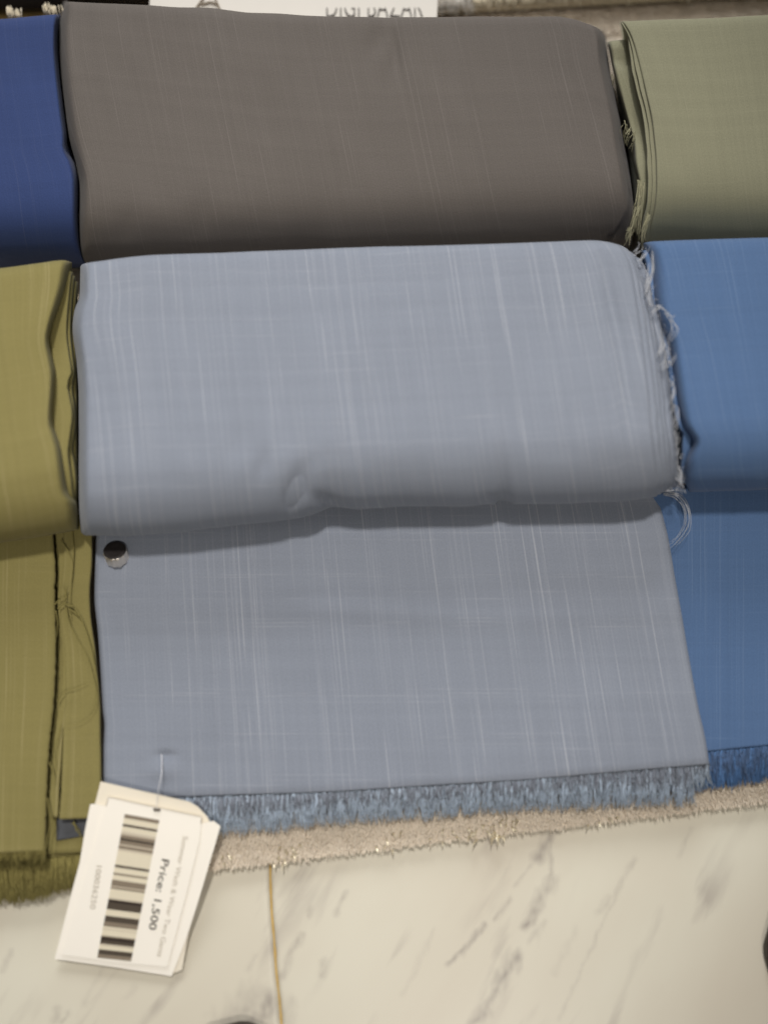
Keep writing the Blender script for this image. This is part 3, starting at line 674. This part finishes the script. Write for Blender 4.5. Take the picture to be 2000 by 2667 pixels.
# dark cloth roll at top left
dk = thing('cloth_roll', at(120, -60, ZR), 'dark brown cloth with cream frayed ends at the top left corner', 'cloth')
bolt('roll_wrap', M['dark'], dk, lambda px: -260, lambda px: 24 - .02 * px, lambda p: -260, lambda p: 392, .012, .052, PROF, nu=50, nt_=40, rl=0, rr=.03, seed=41)
V, F = [], []
rk = random.Random(4)
for (cx, cy, n, wx) in ((22, 32, 26, 9), (42, 38, 16, 20), (118, 26, 12, 8), (140, 30, 16, 18)):
    for k in range(n):
        px = cx + rk.gauss(0, wx * .5)
        tube_into(V, F, [at(px, cy - 14 + rk.gauss(0, 3), .058), at(px + rk.gauss(2, 2), cy, .060), at(px + rk.gauss(5, 3), cy + 14 + rk.gauss(0, 4), .056)], .0005, 3, True)
mesh_obj('frayed_ends', V, F, M['cream'], dk, kind='stuff')

# ------------------------------------------------------------------ price tag
tag = thing('price_tag', at(350, 2300, .02), 'white barcode price tag hanging by a clear thread over the foot of the grey-blue fabric', 'price tag')
tz = lambda px, py: .0338 - (py - 2040) * .000059 + .0006 * math.sin((px - 300) * .012)
def dz(d): return lambda px, py: tz(px, py) + d
prism('back_card', [(262, 2036), (330, 2052), (420, 2072), (494, 2089), (515, 2102), (540, 2128), (556, 2160), (530, 2280), (502, 2386), (487, 2450), (474, 2528), (440, 2540), (200, 2460), (205, 2300), (246, 2100)], dz(-.0016), .0005, M['card2'], tag)
prism('front_card', [(235, 2096), (248, 2094), (300, 2104), (520, 2146), (556, 2139), (574, 2152), (556, 2215), (530, 2302), (510, 2368), (482, 2455), (447, 2544), (300, 2521), (142, 2499), (160, 2430), (184, 2335), (208, 2245), (222, 2160)], dz(-.0006), .0005, M['card'], tag)
prism('label_sticker', [(281, 2076), (400, 2102), (526, 2128), (520, 2190), (488, 2320), (436, 2520), (300, 2508), (160, 2488), (200, 2350), (248, 2200)], dz(.0004), .0003, M['card'], tag)
V, F = [], []
for a, b in (((282, 2078), (276, 2100)), ((526, 2130), (523, 2145)), ((284, 2077), (400, 2103)), ((400, 2103), (524, 2129))):
    tube_into(V, F, [at(*a, tz(*a) + .0006), at(*b, tz(*b) + .0006)], .00018 if a[0] in (282, 526) else .00009, 4)
mesh_obj('sticker_border', V, F, M['inkm'], tag)
TL, TR, BL, BR = Vector((325, 2121)), Vector((415, 2137)), Vector((253, 2496)), Vector((341, 2505))
def bc(u, v): 
    p = (TL.lerp(TR, u)).lerp(BL.lerp(BR, u), v); return p.x, p.y
bars = [(475,503,'inkm'),(503,545,'inkbg'),(546,562,'inkd'),(563,598,'inkbg'),(600,622,'inkl'),(622,648,'inkm'),(648,661,'ink'),(661,690,'inkm'),(690,700,'inkl'),(700,722,'inkm'),(722,738,'inkl'),(738,840,'inkbg'),(840,858,'inkd'),(858,898,'inkbg'),(898,912,'inkm'),(912,948,'inkbg'),(948,992,'inkm'),(992,1000,'inkl'),(1000,1014,'inkm'),(1014,1078,'inkbg'),(1078,1090,'inkl'),(1090,1110,'ink'),(1110,1162,'inkd'),(1162,1208,'inkbg'),(1208,1250,'inkd'),(1250,1285,'inkm'),(1285,1300,'inkbg'),(1300,1308,'inkl'),(1308,1352,'inkbg'),(1352,1362,'inkm'),(1362,1384,'ink'),(1384,1410,'inkd'),(1410,1422,'inkl'),(1422,1452,'inkbg'),(1452,1486,'inkd'),(1486,1515,'inkm')]
barroot = None
for k, (a, b, mk) in enumerate(bars):
    v0, v1 = (a - 475) / 1040, (b - 475) / 1040
    V = [at(*bc(u, v), tz(*bc(u, v)) + .00055) for (u, v) in ((0, v0), (1, v0), (1, v1), (0, v1))]
    V2 = [p - Vector((0, 0, .0001)) for p in V]
    mesh_obj('barcode_bar', V + V2, [(0, 3, 2, 1), (4, 5, 6, 7), (0, 1, 5, 4), (1, 2, 6, 5), (2, 3, 7, 6), (3, 0, 4, 7)], M[mk], tag, smooth=False)
def run(p0, p1, h):       # text running from p0 to p1, letters standing towards the right
    p0, p1 = Vector(p0), Vector(p1); d = (p1 - p0).normalized(); up = Vector((-d.y, d.x)) * -1
    if up.x < 0: up = -up
    def f(u, y):
        q = p0.lerp(p1, u) + up * y * h; return at(q.x, q.y, tz(q.x, q.y) + .0006)
    return f
text_to('price_text', 'Price: 1,500', M['ink'], tag, run((422, 2238), (387, 2421), 28), 1.0, .006)
text_to('description_text', 'Summer Wash & Wear Two Gents', M['inktext'], tag, run((477, 2178), (409, 2492), 19), 1.0, .0)
text_to('number_text', '100036250', M['inktext'], tag, run((252, 2255), (234, 2368), 20), 1.0, .01)
# thread, eyelet knot
thread('tag_thread', [(421, 1966), (422, 1990), (421, 2015), (416, 2040), (411, 2068), (408, 2106)], [gb(1966) - .0005, .0300, .0335, .0350, tz(411, 2068) + .001, tz(408, 2106) + .0008], .00042, M['nylon'], tag)
V, F = [], []
for (a, b) in (((401, 2106), (405, 2114)), ((412, 2107), (416, 2113)), ((403, 2110), (414, 2111))):
    tube_into(V, F, [at(*a, tz(*a) + .0008), at(*b, tz(*b) + .0008)], .0006, 5)
mesh_obj('eyelet', V, F, M['inkd'], tag)

# ------------------------------------------------------------------ shoes of whoever stands at the display
def shoe(name, loc, rz, label, s=1.0):
    t = thing(name, loc, label, 'shoe')
    R_ = Matrix.Translation(loc) @ Matrix.Rotation(rz, 4, 'Z') @ Matrix.Scale(s, 4)
    def loft(nm, secs, mat):
        V, F = [], []; sg = 28
        for (x, hw, z0_, z1_) in secs:                # along x: toe at x=0
            for k in range(sg):
                a = 2 * math.pi * k / sg; c, q = math.cos(a), math.sin(a)
                V.append(R_ @ Vector((x, hw * (abs(c) ** .7) * (1 if c > 0 else -1), z0_ + (z1_ - z0_) * (.5 + .5 * (abs(q) ** .8) * (1 if q > 0 else -1)))))
        for j in range(len(secs) - 1):
            for k in range(sg):
                k2 = (k + 1) % sg; F.append((j * sg + k, j * sg + k2, (j + 1) * sg + k2, (j + 1) * sg + k))
        F.append(tuple(range(sg - 1, -1, -1))); F.append(tuple((len(secs) - 1) * sg + k for k in range(sg)))
        return mesh_obj(nm, V, F, mat, t)
    loft('sole', [(0, .004, .001, .010), (.004, .018, .0005, .011), (.015, .031, .0004, .012), (.04, .042, .0004, .012), (.09, .048, .0004, .012), (.15, .036, .0004, .012), (.20, .035, .0004, .014), (.26, .032, .0004, .016), (.285, .016, .0004, .016)], M['sole'])
    loft('upper', [(.003, .004, .009, .014), (.008, .017, .009, .024), (.02, .028, .009, .034), (.05, .038, .009, .045), (.09, .043, .010, .055), (.14, .034, .010, .075), (.19, .033, .010, .085), (.25, .030, .012, .082), (.28, .016, .012, .070)], M['shoe'])
    loft('tongue', [(.10, .010, .050, .062), (.14, .018, .066, .082), (.18, .020, .078, .094), (.20, .016, .082, .096)], M['shoe'])
    return t
shoe('shoe', at(1986, 2472, 0), math.radians(-4), 'black rounded shoe toe entering at the right edge on the marble floor')
shoe('shoe', at(640, 2660, 0), math.radians(-94), 'black shoe tip just showing at the bottom edge beside the tile joint')
